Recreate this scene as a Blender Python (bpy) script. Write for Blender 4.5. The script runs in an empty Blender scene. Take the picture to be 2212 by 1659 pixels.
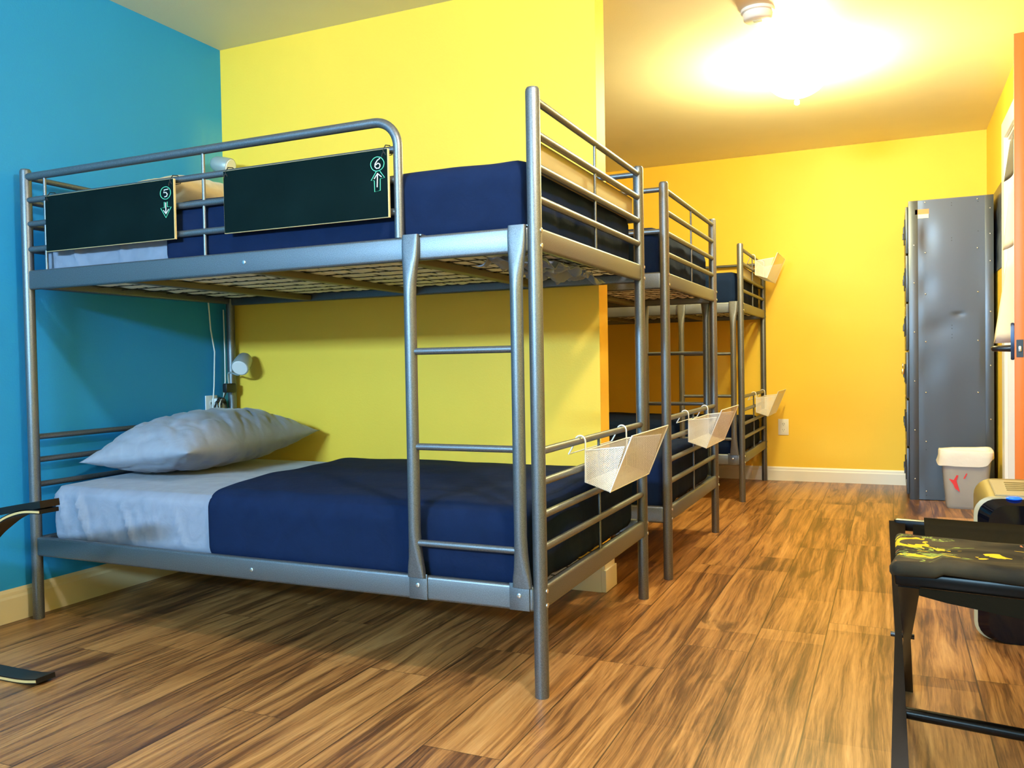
import bpy, bmesh, math, random
from mathutils import Vector, Matrix, noise
random.seed(7)
scene = bpy.context.scene
C = scene.collection
PI = math.pi

# ------------------------------------------------------------------ camera
FPX = 1830.536
cam_pos = Vector((0.8466, -2.0466, 0.8805)); yaw, pitch, roll = 0.4219, -0.0242, -0.0171
cy, sy, cp, sp = math.cos(yaw), math.sin(yaw), math.cos(pitch), math.sin(pitch)
fw = Vector((-sy*cp, cy*cp, sp)); rt = Vector((cy, sy, 0)); up = rt.cross(fw)
cr, sr = math.cos(roll), math.sin(roll)
r2 = cr*rt + sr*up; u2 = -sr*rt + cr*up
cd = bpy.data.cameras.new('camera'); cam = bpy.data.objects.new('camera', cd); C.objects.link(cam)
M = Matrix((r2, u2, -fw)).transposed().to_4x4(); M.translation = cam_pos
cam.matrix_world = M
cd.sensor_width = 36; cd.sensor_fit = 'HORIZONTAL'; cd.lens = 36*FPX/2212; cd.clip_start = 0.02
scene.camera = cam
# ------------------------------------------------------------------ world, view
w = bpy.data.worlds.new('world'); scene.world = w; w.use_nodes = True
w.node_tree.nodes['Background'].inputs[0].default_value = (0.75, 0.9, 1.0, 1)
w.node_tree.nodes['Background'].inputs[1].default_value = 0.4
vs = scene.view_settings
vs.view_transform = 'Standard'; vs.look = 'None'; vs.gamma = 1; vs.use_curve_mapping = False
vs.exposure = 0.0
# ------------------------------------------------------------------ lights
CEIL = 2.36
def area(name, loc, rot, sx, sy_, power, col, spread=PI):
    l = bpy.data.lights.new(name, 'AREA'); l.shape = 'RECTANGLE'; l.size = sx; l.size_y = sy_
    l.energy = power; l.color = col; l.spread = spread
    o = bpy.data.objects.new(name, l); C.objects.link(o); o.location = loc; o.rotation_euler = rot
    return o
def bulb(name, loc, power, col, r=0.05):
    l = bpy.data.lights.new(name, 'POINT'); l.energy = power; l.color = col; l.shadow_soft_size = r
    o = bpy.data.objects.new(name, l); C.objects.link(o); o.location = loc
    return o
DAY = (0.42, 0.74, 1.0); WARM = (1.0, 0.91, 0.34)
# daylight through the high window; the second, larger window is an added soft fill
area('high_window_daylight', (-0.80, -4.66, 2.02), (PI/2+0.05, 0, 0), 1.2, 0.34, 410, DAY)
area('window_daylight', (0.55, -4.66, 1.35), (PI/2, 0, 0.0), 1.2, 1.1, 14, DAY)

# ------------------------------------------------------------------ helpers
def link(name, me, mat=None, parent=None, smooth=False):
    o = bpy.data.objects.new(name, me); C.objects.link(o)
    if mat is not None:
        me.materials.clear(); me.materials.append(mat)
    if parent is not None: o.parent = parent
    if smooth:
        for p in me.polygons: p.use_smooth = True
    return o
def obj(name, bm, mat=None, parent=None, smooth=False, autosmooth=None):
    me = bpy.data.meshes.new(name); bmesh.ops.recalc_face_normals(bm, faces=bm.faces[:])
    if autosmooth is not None:
        for f in bm.faces: f.smooth = True
        for e in bm.edges:
            if len(e.link_faces) == 2 and e.calc_face_angle(0) > autosmooth: e.smooth = False
            if len(e.link_faces) != 2: e.smooth = False
    bm.to_mesh(me); bm.free()
    return link(name, me, mat, parent, smooth)
def tag(o, label=None, cat=None, group=None, kind=None):
    if label: o['label'] = label
    if cat: o['category'] = cat
    if group: o['group'] = group
    if kind: o['kind'] = kind
    return o
def empty(name, loc=(0, 0, 0), rz=0):
    o = bpy.data.objects.new(name, None); C.objects.link(o); o.location = loc; o.rotation_euler = (0, 0, rz)
    o.empty_display_size = 0.1
    return o
def kids(o): return [c for c in list(C.objects) if c.parent is o]
def copy_tree(o, parent=None):
    c = o.copy(); C.objects.link(c); c.parent = parent
    for ch in kids(o): copy_tree(ch, c)
    return c
def add_box(bm, x0, x1, y0, y1, z0, z1, bev=0.0, seg=2):
    r = bmesh.ops.create_cube(bm, size=1)
    vs_ = r['verts']
    for v in vs_:
        v.co = Vector(((x0+x1)/2 + v.co.x*(x1-x0), (y0+y1)/2 + v.co.y*(y1-y0), (z0+z1)/2 + v.co.z*(z1-z0)))
    if bev > 0:
        es = list({e for v in vs_ for e in v.link_edges})
        bmesh.ops.bevel(bm, geom=es, offset=bev, segments=seg, affect='EDGES', profile=0.5)
def box(name, b, mat, parent=None, bev=0.0, seg=2):
    bm = bmesh.new(); add_box(bm, *b, bev=bev, seg=seg)
    return obj(name, bm, mat, parent, autosmooth=0.7 if bev else None)
def add_tube(bm, pts, r, seg=12, cap=True, closed=False):
    pts = [Vector(p) for p in pts]; n = len(pts)
    rs = r if isinstance(r, (list, tuple)) else [r]*n
    t = []
    for i in range(n):
        if closed: d = pts[(i+1) % n] - pts[i-1]
        else: d = pts[min(i+1, n-1)] - pts[max(i-1, 0)]
        t.append(d.normalized())
    a = Vector((0, 0, 1)) if abs(t[0].z) < 0.9 else Vector((1, 0, 0))
    nv = (a - t[0]*a.dot(t[0])).normalized(); rings = []
    for i in range(n):
        nv = (nv - t[i]*nv.dot(t[i])).normalized(); b = t[i].cross(nv)
        rings.append([bm.verts.new(pts[i] + rs[i]*(math.cos(k*2*PI/seg)*nv + math.sin(k*2*PI/seg)*b)) for k in range(seg)])
    m = n if closed else n-1
    for i in range(m):
        A, B = rings[i], rings[(i+1) % n]
        for k in range(seg): bm.faces.new((A[k], A[(k+1) % seg], B[(k+1) % seg], B[k]))
    if cap and not closed:
        bm.faces.new(rings[0]); bm.faces.new(rings[-1])
def tube(name, pts, r, mat, parent=None, seg=12):
    bm = bmesh.new(); add_tube(bm, pts, r, seg)
    return obj(name, bm, mat, parent, autosmooth=0.8)
def loft(name, secs, mat, parent=None, seg=24, smooth=0.8):
    """secs: list of (cx,cy,z,rx,ry,p) superellipse rings stacked in z"""
    bm = bmesh.new(); rings = []
    for (cx, cy_, z, rx, ry, p) in secs:
        ring = []
        for k in range(seg):
            a = 2*PI*(k+0.5)/seg; c, s = math.cos(a), math.sin(a)
            ring.append(bm.verts.new((cx + rx*math.copysign(abs(c)**(2/p), c), cy_ + ry*math.copysign(abs(s)**(2/p), s), z)))
        rings.append(ring)
    for A, B in zip(rings, rings[1:]):
        for k in range(seg): bm.faces.new((A[k], A[(k+1) % seg], B[(k+1) % seg], B[k]))
    bm.faces.new(rings[0]); bm.faces.new(rings[-1])
    return obj(name, bm, mat, parent, autosmooth=smooth)
def arc(c, r, a0, a1, n, plane='xz'):
    out = []
    for i in range(n+1):
        a = a0 + (a1-a0)*i/n; u, v = r*math.cos(a), r*math.sin(a)
        out.append((c[0]+u, c[1], c[2]+v) if plane == 'xz' else ((c[0], c[1]+u, c[2]+v) if plane == 'yz' else (c[0]+u, c[1]+v, c[2])))
    return out
def prism(name, poly, a0, a1, axis, mat, parent=None, bev=0):
    """poly in the two axes other than axis, extruded from a0 to a1"""
    bm = bmesh.new()
    def P(u, v, a): return {'x': (a, u, v), 'y': (u, a, v), 'z': (u, v, a)}[axis]
    A = [bm.verts.new(P(u, v, a0)) for u, v in poly]; B = [bm.verts.new(P(u, v, a1)) for u, v in poly]
    n = len(poly)
    for i in range(n): bm.faces.new((A[i], A[(i+1) % n], B[(i+1) % n], B[i]))
    bm.faces.new(A); bm.faces.new(B)
    if bev: bmesh.ops.bevel(bm, geom=bm.edges[:], offset=bev, segments=2, affect='EDGES')
    return obj(name, bm, mat, parent, autosmooth=0.6)
def soft_box(name, b, r, step, mat, parent=None, disp=None, skip_bottom=False):
    """rounded box as a fine grid, moved by disp(p, n) -> Vector"""
    x0, x1, y0, y1, z0, z1 = b
    bm = bmesh.new(); cache = {}
    nx, ny, nz = [max(2, int((q1-q0)/step)) for q0, q1 in ((x0, x1), (y0, y1), (z0, z1))]
    def V(i, j, k):
        key = (i, j, k)
        if key not in cache:
            p = Vector((x0+(x1-x0)*i/nx, y0+(y1-y0)*j/ny, z0+(z1-z0)*k/nz))
            c = Vector((min(max(p.x, x0+r), x1-r), min(max(p.y, y0+r), y1-r), min(max(p.z, z0+r), z1-r)))
            d = p - c; nrm = d.normalized() if d.length > 1e-6 else Vector((0, 0, 1))
            if d.length > 1e-6: p = c + nrm*min(d.length, r) if d.length > r else c+d
            if disp: p = p + disp(p, nrm)
            cache[key] = bm.verts.new(p)
        return cache[key]
    def quad(f, a, b_):
        for i in range(a):
            for j in range(b_):
                bm.faces.new((V(*f(i, j)), V(*f(i+1, j)), V(*f(i+1, j+1)), V(*f(i, j+1))))
    if not skip_bottom: quad(lambda i, j: (i, j, 0), nx, ny)
    quad(lambda i, j: (i, j, nz), nx, ny)
    quad(lambda i, j: (i, 0, j), nx, nz); quad(lambda i, j: (i, ny, j), nx, nz)
    quad(lambda i, j: (0, i, j), ny, nz); quad(lambda i, j: (nx, i, j), ny, nz)
    return obj(name, bm, mat, parent, smooth=True)

# ------------------------------------------------------------------ materials
def mat(name, col, rough=0.5, metal=0.0, spec=0.5, bump=None, var=None, coat=0, emit=None, estr=0):
    m = bpy.data.materials.new(name); m.use_nodes = True; nt = m.node_tree; b = nt.nodes['Principled BSDF']
    b.inputs['Base Color'].default_value = (*col, 1); b.inputs['Roughness'].default_value = rough
    b.inputs['Metallic'].default_value = metal; b.inputs['Specular IOR Level'].default_value = spec
    if coat: b.inputs['Coat Weight'].default_value = coat; b.inputs['Coat Roughness'].default_value = 0.05
    tc = nt.nodes.new('ShaderNodeTexCoord')
    if emit: b.inputs['Emission Color'].default_value = (*emit, 1); b.inputs['Emission Strength'].default_value = estr
    n = nt.nodes.new('ShaderNodeTexNoise'); n.inputs['Scale'].default_value = (var or bump or (20, 0))[0]; n.inputs['Detail'].default_value = 4
    nt.links.new(tc.outputs['Object'], n.inputs['Vector'])
    if var:
        mx = nt.nodes.new('ShaderNodeMix'); mx.data_type = 'RGBA'
        mx.inputs[6].default_value = tuple(c*(1-var[1]) for c in col) + (1,)
        mx.inputs[7].default_value = tuple(min(1, c*(1+var[1])) for c in col) + (1,)
        nt.links.new(n.outputs['Fac'], mx.inputs[0]); nt.links.new(mx.outputs[2], b.inputs['Base Color'])
    if bump:
        n2 = nt.nodes.new('ShaderNodeTexNoise'); n2.inputs['Scale'].default_value = bump[0]; n2.inputs['Detail'].default_value = 5
        nt.links.new(tc.outputs['Object'], n2.inputs['Vector'])
        bp = nt.nodes.new('ShaderNodeBump'); bp.inputs['Strength'].default_value = bump[1]; bp.inputs['Distance'].default_value = bump[2]
        nt.links.new(n2.outputs['Fac'], bp.inputs['Height']); nt.links.new(bp.outputs['Normal'], b.inputs['Normal'])
    return m
class G:
    """tiny node-graph helper"""
    def __init__(s, m): s.nt = m.node_tree; s.b = s.nt.nodes['Principled BSDF']
    def put(s, sock, v):
        if isinstance(v, bpy.types.NodeSocket): s.nt.links.new(v, sock)
        else: sock.default_value = v
    def m(s, op, a, b=0.0, c=0.0):
        n = s.nt.nodes.new('ShaderNodeMath'); n.operation = op
        s.put(n.inputs[0], a); s.put(n.inputs[1], b); s.put(n.inputs[2], c); return n.outputs[0]
    def coord(s):
        t = s.nt.nodes.new('ShaderNodeTexCoord'); q = s.nt.nodes.new('ShaderNodeSeparateXYZ')
        s.nt.links.new(t.outputs['Object'], q.inputs[0]); return t.outputs['Object'], q.outputs
    def xyz(s, x, y, z):
        n = s.nt.nodes.new('ShaderNodeCombineXYZ')
        for i, v in enumerate((x, y, z)): s.put(n.inputs[i], v)
        return n.outputs[0]
    def noise(s, vec, scale, detail=4, dist=0.0, rough=0.5):
        n = s.nt.nodes.new('ShaderNodeTexNoise'); s.put(n.inputs['Vector'], vec)
        n.inputs['Scale'].default_value = scale; n.inputs['Detail'].default_value = detail
        n.inputs['Distortion'].default_value = dist; n.inputs['Roughness'].default_value = rough; return n.outputs['Fac']
    def white(s, vec):
        n = s.nt.nodes.new('ShaderNodeTexWhiteNoise'); n.noise_dimensions = '3D'; s.put(n.inputs['Vector'], vec); return n.outputs['Value']
    def ramp(s, fac, stops):
        n = s.nt.nodes.new('ShaderNodeValToRGB'); e = n.color_ramp.elements
        while len(e) > 1: e.remove(e[0])
        e[0].position = stops[0][0]; e[0].color = (*stops[0][1], 1)
        for p, c in stops[1:]:
            q = e.new(p); q.color = (*c, 1)
        s.put(n.inputs[0], fac); return n.outputs[0]
    def mix(s, fac, a, b, mode='MIX'):
        n = s.nt.nodes.new('ShaderNodeMix'); n.data_type = 'RGBA'; n.blend_type = mode
        s.put(n.inputs[0], fac); s.put(n.inputs[6], a if not isinstance(a, tuple) else (*a, 1)); s.put(n.inputs[7], b if not isinstance(b, tuple) else (*b, 1)); return n.outputs[2]
    def bump(s, h, strength, dist):
        n = s.nt.nodes.new('ShaderNodeBump'); n.inputs['Strength'].default_value = strength; n.inputs['Distance'].default_value = dist
        s.put(n.inputs['Height'], h); s.nt.links.new(n.outputs[0], s.b.inputs['Normal'])
    def col(s, v): s.put(s.b.inputs['Base Color'], v)

YEL = (0.95, 0.625, 0.065)
def wall_mat(name, col, patch=False):
    m = mat(name, col, 0.55, spec=0.35); g = G(m); v, q = g.coord()
    n = g.noise(v, 1.6, 3); c = g.ramp(n, [(0.3, tuple(k*0.96 for k in col)), (0.7, tuple(min(1, k*1.04) for k in col))])
    if patch:   # thin paint by the corner, brushed on unevenly
        s = g.noise(g.xyz(0, g.m('MULTIPLY', q[1], 9.0), g.m('MULTIPLY', q[2], 2.2)), 1.0, 5, 0.6)
        edge = g.m('MULTIPLY', g.m('SUBTRACT', q[1], 0.78), 7.5)
        zm = g.m('MULTIPLY', g.m('SUBTRACT', 2.05, q[2]), 3.0); zm = g.m('MINIMUM', g.m('MAXIMUM', zm, 0.0), 1.0)
        zn = g.m('MULTIPLY', g.m('SUBTRACT', q[2], 1.30), 4.0); zn = g.m('MINIMUM', g.m('MAXIMUM', zn, 0.0), 1.0)
        f = g.m('MULTIPLY', g.m('MULTIPLY', g.m('MAXIMUM', edge, 0.0), s), g.m('MULTIPLY', zm, zn))
        c = g.mix(g.m('MINIMUM', f, 0.8), c, (0.20, 0.58, 0.58))
    g.col(c); g.bump(g.m('ADD', g.noise(v, 160, 3), g.m('MULTIPLY', g.noise(v, 9, 3), 1.5)), 0.12, 0.003)
    return m
M_blue = wall_mat('blue_wall_paint', (0.020, 0.31, 0.68), True)
M_yel = wall_mat('yellow_wall_paint', YEL)
M_ceil = wall_mat('ceiling_paint', (0.80, 0.76, 0.62))
M_back = wall_mat('rear_wall_paint', (0.35, 0.30, 0.18))
M_trim = mat('white_trim_paint', (0.84, 0.82, 0.80), 0.4, bump=(30, 0.1, 0.002))
M_trimy = mat('cream_trim_paint', (0.72, 0.60, 0.36), 0.45, bump=(30, 0.1, 0.002))
def steel_paint():
    m = mat('grey_metallic_paint', (0.27, 0.30, 0.35), 0.43, 0.78); g = G(m); v, q = g.coord()
    n = g.noise(v, 420, 2); g.col(g.ramp(n, [(0.35, (0.14, 0.155, 0.175)), (0.7, (0.22, 0.24, 0.265))]))
    g.bump(n, 0.06, 0.0006); return m
M_steel = steel_paint()
M_black = mat('black_plastic', (0.012, 0.012, 0.014), 0.35)
M_white = mat('white_plastic', (0.82, 0.82, 0.80), 0.35)
M_zinc = mat('zinc_bolt', (0.75, 0.75, 0.72), 0.25, 0.9)

def floor_mat():
    m = mat('laminate_floor', (0.4, 0.2, 0.08), 0.3, spec=0.45); g = G(m); v, q = g.coord()
    PW, PL = 0.2, 1.29
    px = g.m('DIVIDE', g.m('ADD', q[0], 10-0.05), PW); ix = g.m('FLOOR', px); fx = g.m('FRACT', px)
    off = g.m('MULTIPLY', g.white(g.xyz(ix, 3.1, 0)), PL)
    py = g.m('DIVIDE', g.m('ADD', g.m('ADD', q[1], 20), off), PL); iy = g.m('FLOOR', py); fy = g.m('FRACT', py)
    idr = g.white(g.xyz(ix, iy, 7.0))
    # printed blocks inside every plank
    bl = g.m('FLOOR', g.m('ADD', g.m('MULTIPLY', py, 1.5), g.m('MULTIPLY', idr, 5.0)))
    half = 0.0
    idb = g.white(g.xyz(ix, bl, half))
    ido = g.m('MULTIPLY', idr, 31.0)
    wob = g.noise(g.xyz(g.m('ADD', g.m('MULTIPLY', q[0], 2.2), ido), g.m('MULTIPLY', q[1], 1.0), ido), 1.0, 3)
    gx = g.m('ADD', g.m('MULTIPLY', q[0], 19.0), g.m('MULTIPLY', wob, 1.3))
    big = g.noise(g.xyz(g.m('ADD', gx, ido), g.m('MULTIPLY', q[1], 1.0), ido), 1.0, 6, 0.9, 0.66)
    fine = g.noise(g.xyz(g.m('MULTIPLY', gx, 5.0), g.m('MULTIPLY', q[1], 2.6), ido), 1.6, 6, 0.3, 0.7)
    knot = g.noise(g.xyz(g.m('ADD', g.m('MULTIPLY', q[0], 7.0), ido), g.m('MULTIPLY', q[1], 2.2), ido), 1.0, 4, 0.7, 0.5)
    t = g.m('ADD', g.m('MULTIPLY', big, 0.62), g.m('MULTIPLY', fine, 0.38))
    t = g.m('ADD', t, g.m('MULTIPLY', g.m('SUBTRACT', idb, 0.5), 0.07))
    base = g.ramp(t, [(0.35, (0.040, 0.016, 0.007)), (0.44, (0.15, 0.062, 0.021)), (0.51, (0.32, 0.145, 0.045)), (0.59, (0.48, 0.24, 0.080)), (0.72, (0.62, 0.36, 0.15))])
    dk = g.ramp(knot, [(0.30, (1, 1, 1)), (0.36, (0.0, 0.0, 0.0))])
    kf = g.m('MULTIPLY', g.m('LESS_THAN', knot, 0.37), g.m('MULTIPLY', g.m('SUBTRACT', 0.37, knot), 11.0))
    base = g.mix(g.m('MINIMUM', kf, 0.75), base, (0.07, 0.028, 0.010))
    # thin dark veins
    vein = g.m('ABSOLUTE', g.m('SUBTRACT', knot, 0.53)); vf = g.m('MULTIPLY', g.m('LESS_THAN', vein, 0.006), 0.0)
    base = g.mix(vf, base, (0.10, 0.045, 0.018))
    sx = g.m('MINIMUM', fx, g.m('SUBTRACT', 1.0, fx)); seam = g.m('LESS_THAN', sx, 0.010)
    syy = g.m('MINIMUM', fy, g.m('SUBTRACT', 1.0, fy)); seam = g.m('MAXIMUM', seam, g.m('LESS_THAN', syy, 0.0008))
    base = g.mix(g.m('MULTIPLY', seam, 0.75), base, (0.03, 0.014, 0.006))
    g.col(base)
    g.put(g.b.inputs['Roughness'], g.m('ADD', 0.24, g.m('MULTIPLY', fine, 0.16)))
    g.bump(g.m('SUBTRACT', g.m('MULTIPLY', fine, 0.25), seam), 0.25, 0.0012)
    return m
M_floor = floor_mat()

def cloth_mat(name, col, fold=(6, 40), strength=0.4, rough=0.75, sheen=0.2):
    m = mat(name, col, rough, spec=0.12); g = G(m); v, q = g.coord()
    n = g.noise(v, 14, 4, 0.8); f = g.noise(v, 420, 2)
    g.col(g.ramp(n, [(0.3, tuple(k*0.9 for k in col)), (0.7, tuple(min(1, k*1.08) for k in col))]))
    g.b.inputs['Sheen Weight'].default_value = sheen; g.b.inputs['Sheen Roughness'].default_value = 0.4
    g.bump(g.m('ADD', g.m('MULTIPLY', n, 1.2), g.m('MULTIPLY', f, 0.08)), strength, 0.006)
    return m
M_sheet = cloth_mat('grey_blue_sheet', (0.24, 0.27, 0.36))
M_pillow = cloth_mat('grey_satin_pillowcase', (0.27, 0.30, 0.38), strength=0.3, rough=0.5)
M_tanpillow = cloth_mat('beige_pillowcase', (0.62, 0.50, 0.30))
M_navy = cloth_mat('navy_blanket', (0.005, 0.014, 0.050), strength=0.35, rough=0.95, sheen=0.0)
M_tick = cloth_mat('pale_mattress_ticking', (0.82, 0.82, 0.74))

# ------------------------------------------------------------------ room shell
def struct(o, label=None): return tag(o, label, kind='structure')
XL, XR, YF, YB, YP = -2.0, 1.42, 4.34, -4.6, 1.04
struct(box('floor', (XL-0.1, XR+1.2, YB-0.1, YF+0.1, -0.08, 0), M_floor))
struct(box('ceiling', (XL-0.1, XR+1.2, YB-0.1, YF+0.1, CEIL, CEIL+0.08), M_ceil))
struct(box('wall_left', (XL-0.1, XL, YB, YP+0.0, 0, CEIL), M_blue))
struct(box('wall_recess', (XL-0.1, XL, YP+0.1, YF, 0, CEIL), M_yel))
struct(box('wall_partition', (XL-0.1, -0.170, YP, YP+0.105, 0, CEIL), M_yel))
struct(box('wall_far', (XL-0.1, XR, YF, YF+0.1, 0, CEIL), M_yel))
bm = bmesh.new()
DY0, DY1, DZ = 2.40, 3.24, 2.05
add_box(bm, XR, XR+0.12, YB, DY0, 0, CEIL); add_box(bm, XR, XR+0.12, DY1, YF+0.1, 0, CEIL); add_box(bm, XR, XR+0.12, DY0, DY1, DZ, CEIL)
struct(obj('wall_right', bm, M_yel))
bm = bmesh.new()   # little hallway beyond the doorway
add_box(bm, XR+1.1, XR+1.2, 1.9, 3.9, 0, CEIL); add_box(bm, XR+0.12, XR+1.1, 1.9, 2.0, 0, CEIL); add_box(bm, XR+0.12, XR+1.1, 3.8, 3.9, 0, CEIL)
struct(obj('wall_hallway', bm, M_yel))
bm = bmesh.new()   # wall behind the camera with the high window and an opening added for fill
wins = [(-1.40, -0.20, 1.85, 2.19), (0.0, 1.20, 0.80, 1.90)]
add_box(bm, XL-0.1, -1.40, YB-0.1, YB, 0, CEIL); add_box(bm, -0.20, 0.0, YB-0.1, YB, 0, CEIL); add_box(bm, 1.20, XR+0.12, YB-0.1, YB, 0, CEIL)
for x0, x1, z0, z1 in wins:
    add_box(bm, x0, x1, YB-0.1, YB, 0, z0); add_box(bm, x0, x1, YB-0.1, YB, z1, CEIL)
struct(obj('wall_back', bm, M_back))
for k, (x0, x1, z0, z1) in enumerate(wins):
    bm = bmesh.new(); t = 0.035
    for b_ in ((x0, x1, z0, z0+t), (x0, x1, z1-t, z1), (x0, x0+t, z0, z1), (x1-t, x1, z0, z1)):
        add_box(bm, b_[0], b_[1], YB-0.05, YB+0.01, b_[2], b_[3])
    struct(obj('window_%d' % (k+1), bm, M_trim))  # the second frame belongs to the added fill opening
def baseboard(name, p0, p1, h, t, m, side=1):
    """moulded board along p0-p1, thickness to the left of the direction * side"""
    p0 = Vector((*p0, 0)); p1 = Vector((*p1, 0)); d = (p1-p0).normalized(); n = Vector((-d.y, d.x, 0))*side
    prof = [(0, 0), (t, 0), (t, h*0.72), (t*0.75, h*0.80), (t*0.7, h*0.90), (t*0.35, h), (0, h)]
    bm = bmesh.new(); A = [bm.verts.new(p0+n*u+Vector((0, 0, v))) for u, v in prof]; B = [bm.verts.new(p1+n*u+Vector((0, 0, v))) for u, v in prof]
    for i in range(len(prof)): bm.faces.new((A[i], A[(i+1) % len(prof)], B[(i+1) % len(prof)], B[i]))
    bm.faces.new(A); bm.faces.new(B)
    return struct(obj(name, bm, m))
baseboard('baseboard_left', (XL, YP), (XL, YB), 0.115, 0.014, M_trimy, 1)
baseboard('baseboard_partition', (XL+0.014, YP), (-0.172, YP), 0.115, 0.016, M_trim, -1)
# the board wraps round the end of the partition
bm = bmesh.new(); add_box(bm, -0.172, -0.152, YP-0.016, YP+0.121, 0, 0.085, 0.002); add_box(bm, -0.172, -0.158, YP-0.010, YP+0.115, 0.083, 0.115, 0.004)
struct(obj('baseboard_end', bm, M_trim))
baseboard('baseboard_recess', (XL, YF), (XL, YP+0.105), 0.10, 0.014, M_trim, 1)
baseboard('baseboard_far', (XL+0.014, YF), (XR, YF), 0.10, 0.014, M_trim, -1)
# doorway casing on the right wall
bm = bmesh.new()
add_box(bm, XR-0.018, XR, DY1, DY1+0.11, 0, DZ+0.10, 0.004); add_box(bm, XR-0.018, XR, DY0-0.10, DY0, 0, DZ+0.10, 0.004)
add_box(bm, XR-0.018, XR, DY0, DY1, DZ, DZ+0.10, 0.004)
add_box(bm, XR-0.002, XR+0.12, DY1-0.015, DY1+0.0, 0, DZ); add_box(bm, XR-0.002, XR+0.12, DY0, DY0+0.015, 0, DZ); add_box(bm, XR, XR+0.12, DY0, DY1, DZ-0.015, DZ)
struct(obj('trim_1', bm, M_trim))

# ------------------------------------------------------------------ open orange door
M_orange = mat('orange_door_paint', (0.86, 0.20, 0.022), 0.45, bump=(25, 0.15, 0.003), var=(3, 0.05))
hx, hy, lx, ly = 1.355, 2.36, 1.250, 1.490        # hinge end and latch end of the face seen from the room
dl = math.hypot(lx-hx, ly-hy); ang = math.atan2(ly-hy, lx-hx)
door = empty('door_1', (hx, hy, 0), ang); struct(door)   # local +x runs from hinge to latch, local +y is away from the room side
T = 0.036
box('door_leaf', (0, dl, 0, T, 0.012, 2.03), M_orange, door, 0.002)
M_dkmetal = mat('blue_black_door_metal', (0.035, 0.06, 0.11), 0.35, 0.6)
esc = prism('handle_plate', [(dl-0.10, 0.862), (dl-0.035, 0.862), (dl-0.028, 0.875), (dl-0.028, 0.985), (dl-0.035, 0.998), (dl-0.10, 0.998), (dl-0.107, 0.985), (dl-0.107, 0.875)], -0.012, 0, 'y', M_dkmetal, door, 0.002)
bm = bmesh.new(); add_tube(bm, [(dl-0.067, -0.010, 0.905), (dl-0.067, -0.052, 0.905), (dl-0.072, -0.062, 0.905), (dl-0.085, -0.066, 0.905), (dl-0.17, -0.062, 0.905)], [0.013, 0.011, 0.011, 0.011, 0.009], 12)
obj('lever_handle', bm, M_black, door, autosmooth=0.8)
prism('latch_plate', [(0.006, 0.872), (T-0.008, 0.872), (T-0.008, 0.935), (0.006, 0.935)], dl, dl+0.003, 'x', M_black, door)
box('latch_bolt', (dl+0.003, dl+0.012, 0.012, 0.022, 0.892, 0.912), M_zinc, door, 0.002)
bm = bmesh.new()
for z in (0.25, 1.05, 1.82): add_tube(bm, [(-0.006, T*0.5+0.01, z), (-0.006, T*0.5+0.01, z+0.09)], 0.006, 8)
obj('hinge', bm, M_zinc, door)
M_paper = mat('white_paper', (0.80, 0.72, 0.66), 0.7, bump=(20, 0.1, 0.002))
M_paperd = mat('dark_printed_paper', (0.03, 0.03, 0.05), 0.5, bump=(20, 0.1, 0.002), var=(30, 0.6))
def sheet_on_door(name, a0, a1, z0, z1, m, curl, label, bend='latch'):
    bm = bmesh.new(); n, k = 14, 8; th = 0.0008; grid = {}
    for s in (0, 1):
        for i in range(n+1):
            for j in range(k+1):
                u, v = i/n, j/k
                x = a0+(a1-a0)*u; z = z0+(z1-z0)*v
                e = u if bend == 'latch' else 1-u
                y = -0.003 - curl*(e**2)*(0.35+0.65*(1-v)) - th*s
                grid[s, i, j] = bm.verts.new((x, y, z))
    for s in (0, 1):
        for i in range(n):
            for j in range(k): bm.faces.new((grid[s, i, j], grid[s, i+1, j], grid[s, i+1, j+1], grid[s, i, j+1]))
    bd = [(i, 0) for i in range(n+1)]+[(n, j) for j in range(1, k+1)]+[(i, k) for i in range(n-1, -1, -1)]+[(0, j) for j in range(k-1, 0, -1)]
    for q in range(len(bd)):
        a, b_ = bd[q], bd[(q+1) % len(bd)]
        bm.faces.new((grid[(0, *a)], grid[(0, *b_)], grid[(1, *b_)], grid[(1, *a)]))
    o = obj(name, bm, m, None, smooth=True)
    o.location = (hx, hy, 0); o.rotation_euler = (0, 0, ang)
    return tag(o, label, 'paper', 'papers on the orange door')
sheet_on_door('paper_notice', 0.40, 0.61, 1.31, 1.56, M_paper, 0.040, 'white paper notice curling off the orange door, above the door handle and the lower notice', 'hinge')
sheet_on_door('paper_notice', 0.36, 0.57, 0.93, 1.27, M_paper, 0.075, 'longer white paper notice hanging loose on the orange door just above the handle', 'hinge')
sheet_on_door('dark_notice', 0.45, 0.64, 1.58, 1.74, M_paperd, 0.035, 'small dark notice on the orange door, highest of the papers there', 'hinge')

# poster on the right wall behind the locker
ps = box('wall_poster', (XR-0.004, XR-0.001, 3.50, 3.94, 1.38, 1.86), None); 
M_post = mat('grey_photo_poster', (0.05, 0.06, 0.08), 0.3); g = G(M_post); v, q = g.coord()
g.col(g.ramp(g.m('ADD', g.m('MULTIPLY', g.noise(v, 9, 5, 1.0), 0.7), g.m('MULTIPLY', g.m('SUBTRACT', 1.75, q[2]), 0.5)), [(0.35, (0.006, 0.008, 0.016)), (0.55, (0.10, 0.13, 0.20)), (0.75, (0.30, 0.26, 0.18))]))
ps.data.materials.append(M_post)
tag(ps, 'dark grey photo poster on the right wall beside the tall metal locker', 'poster')

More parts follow.
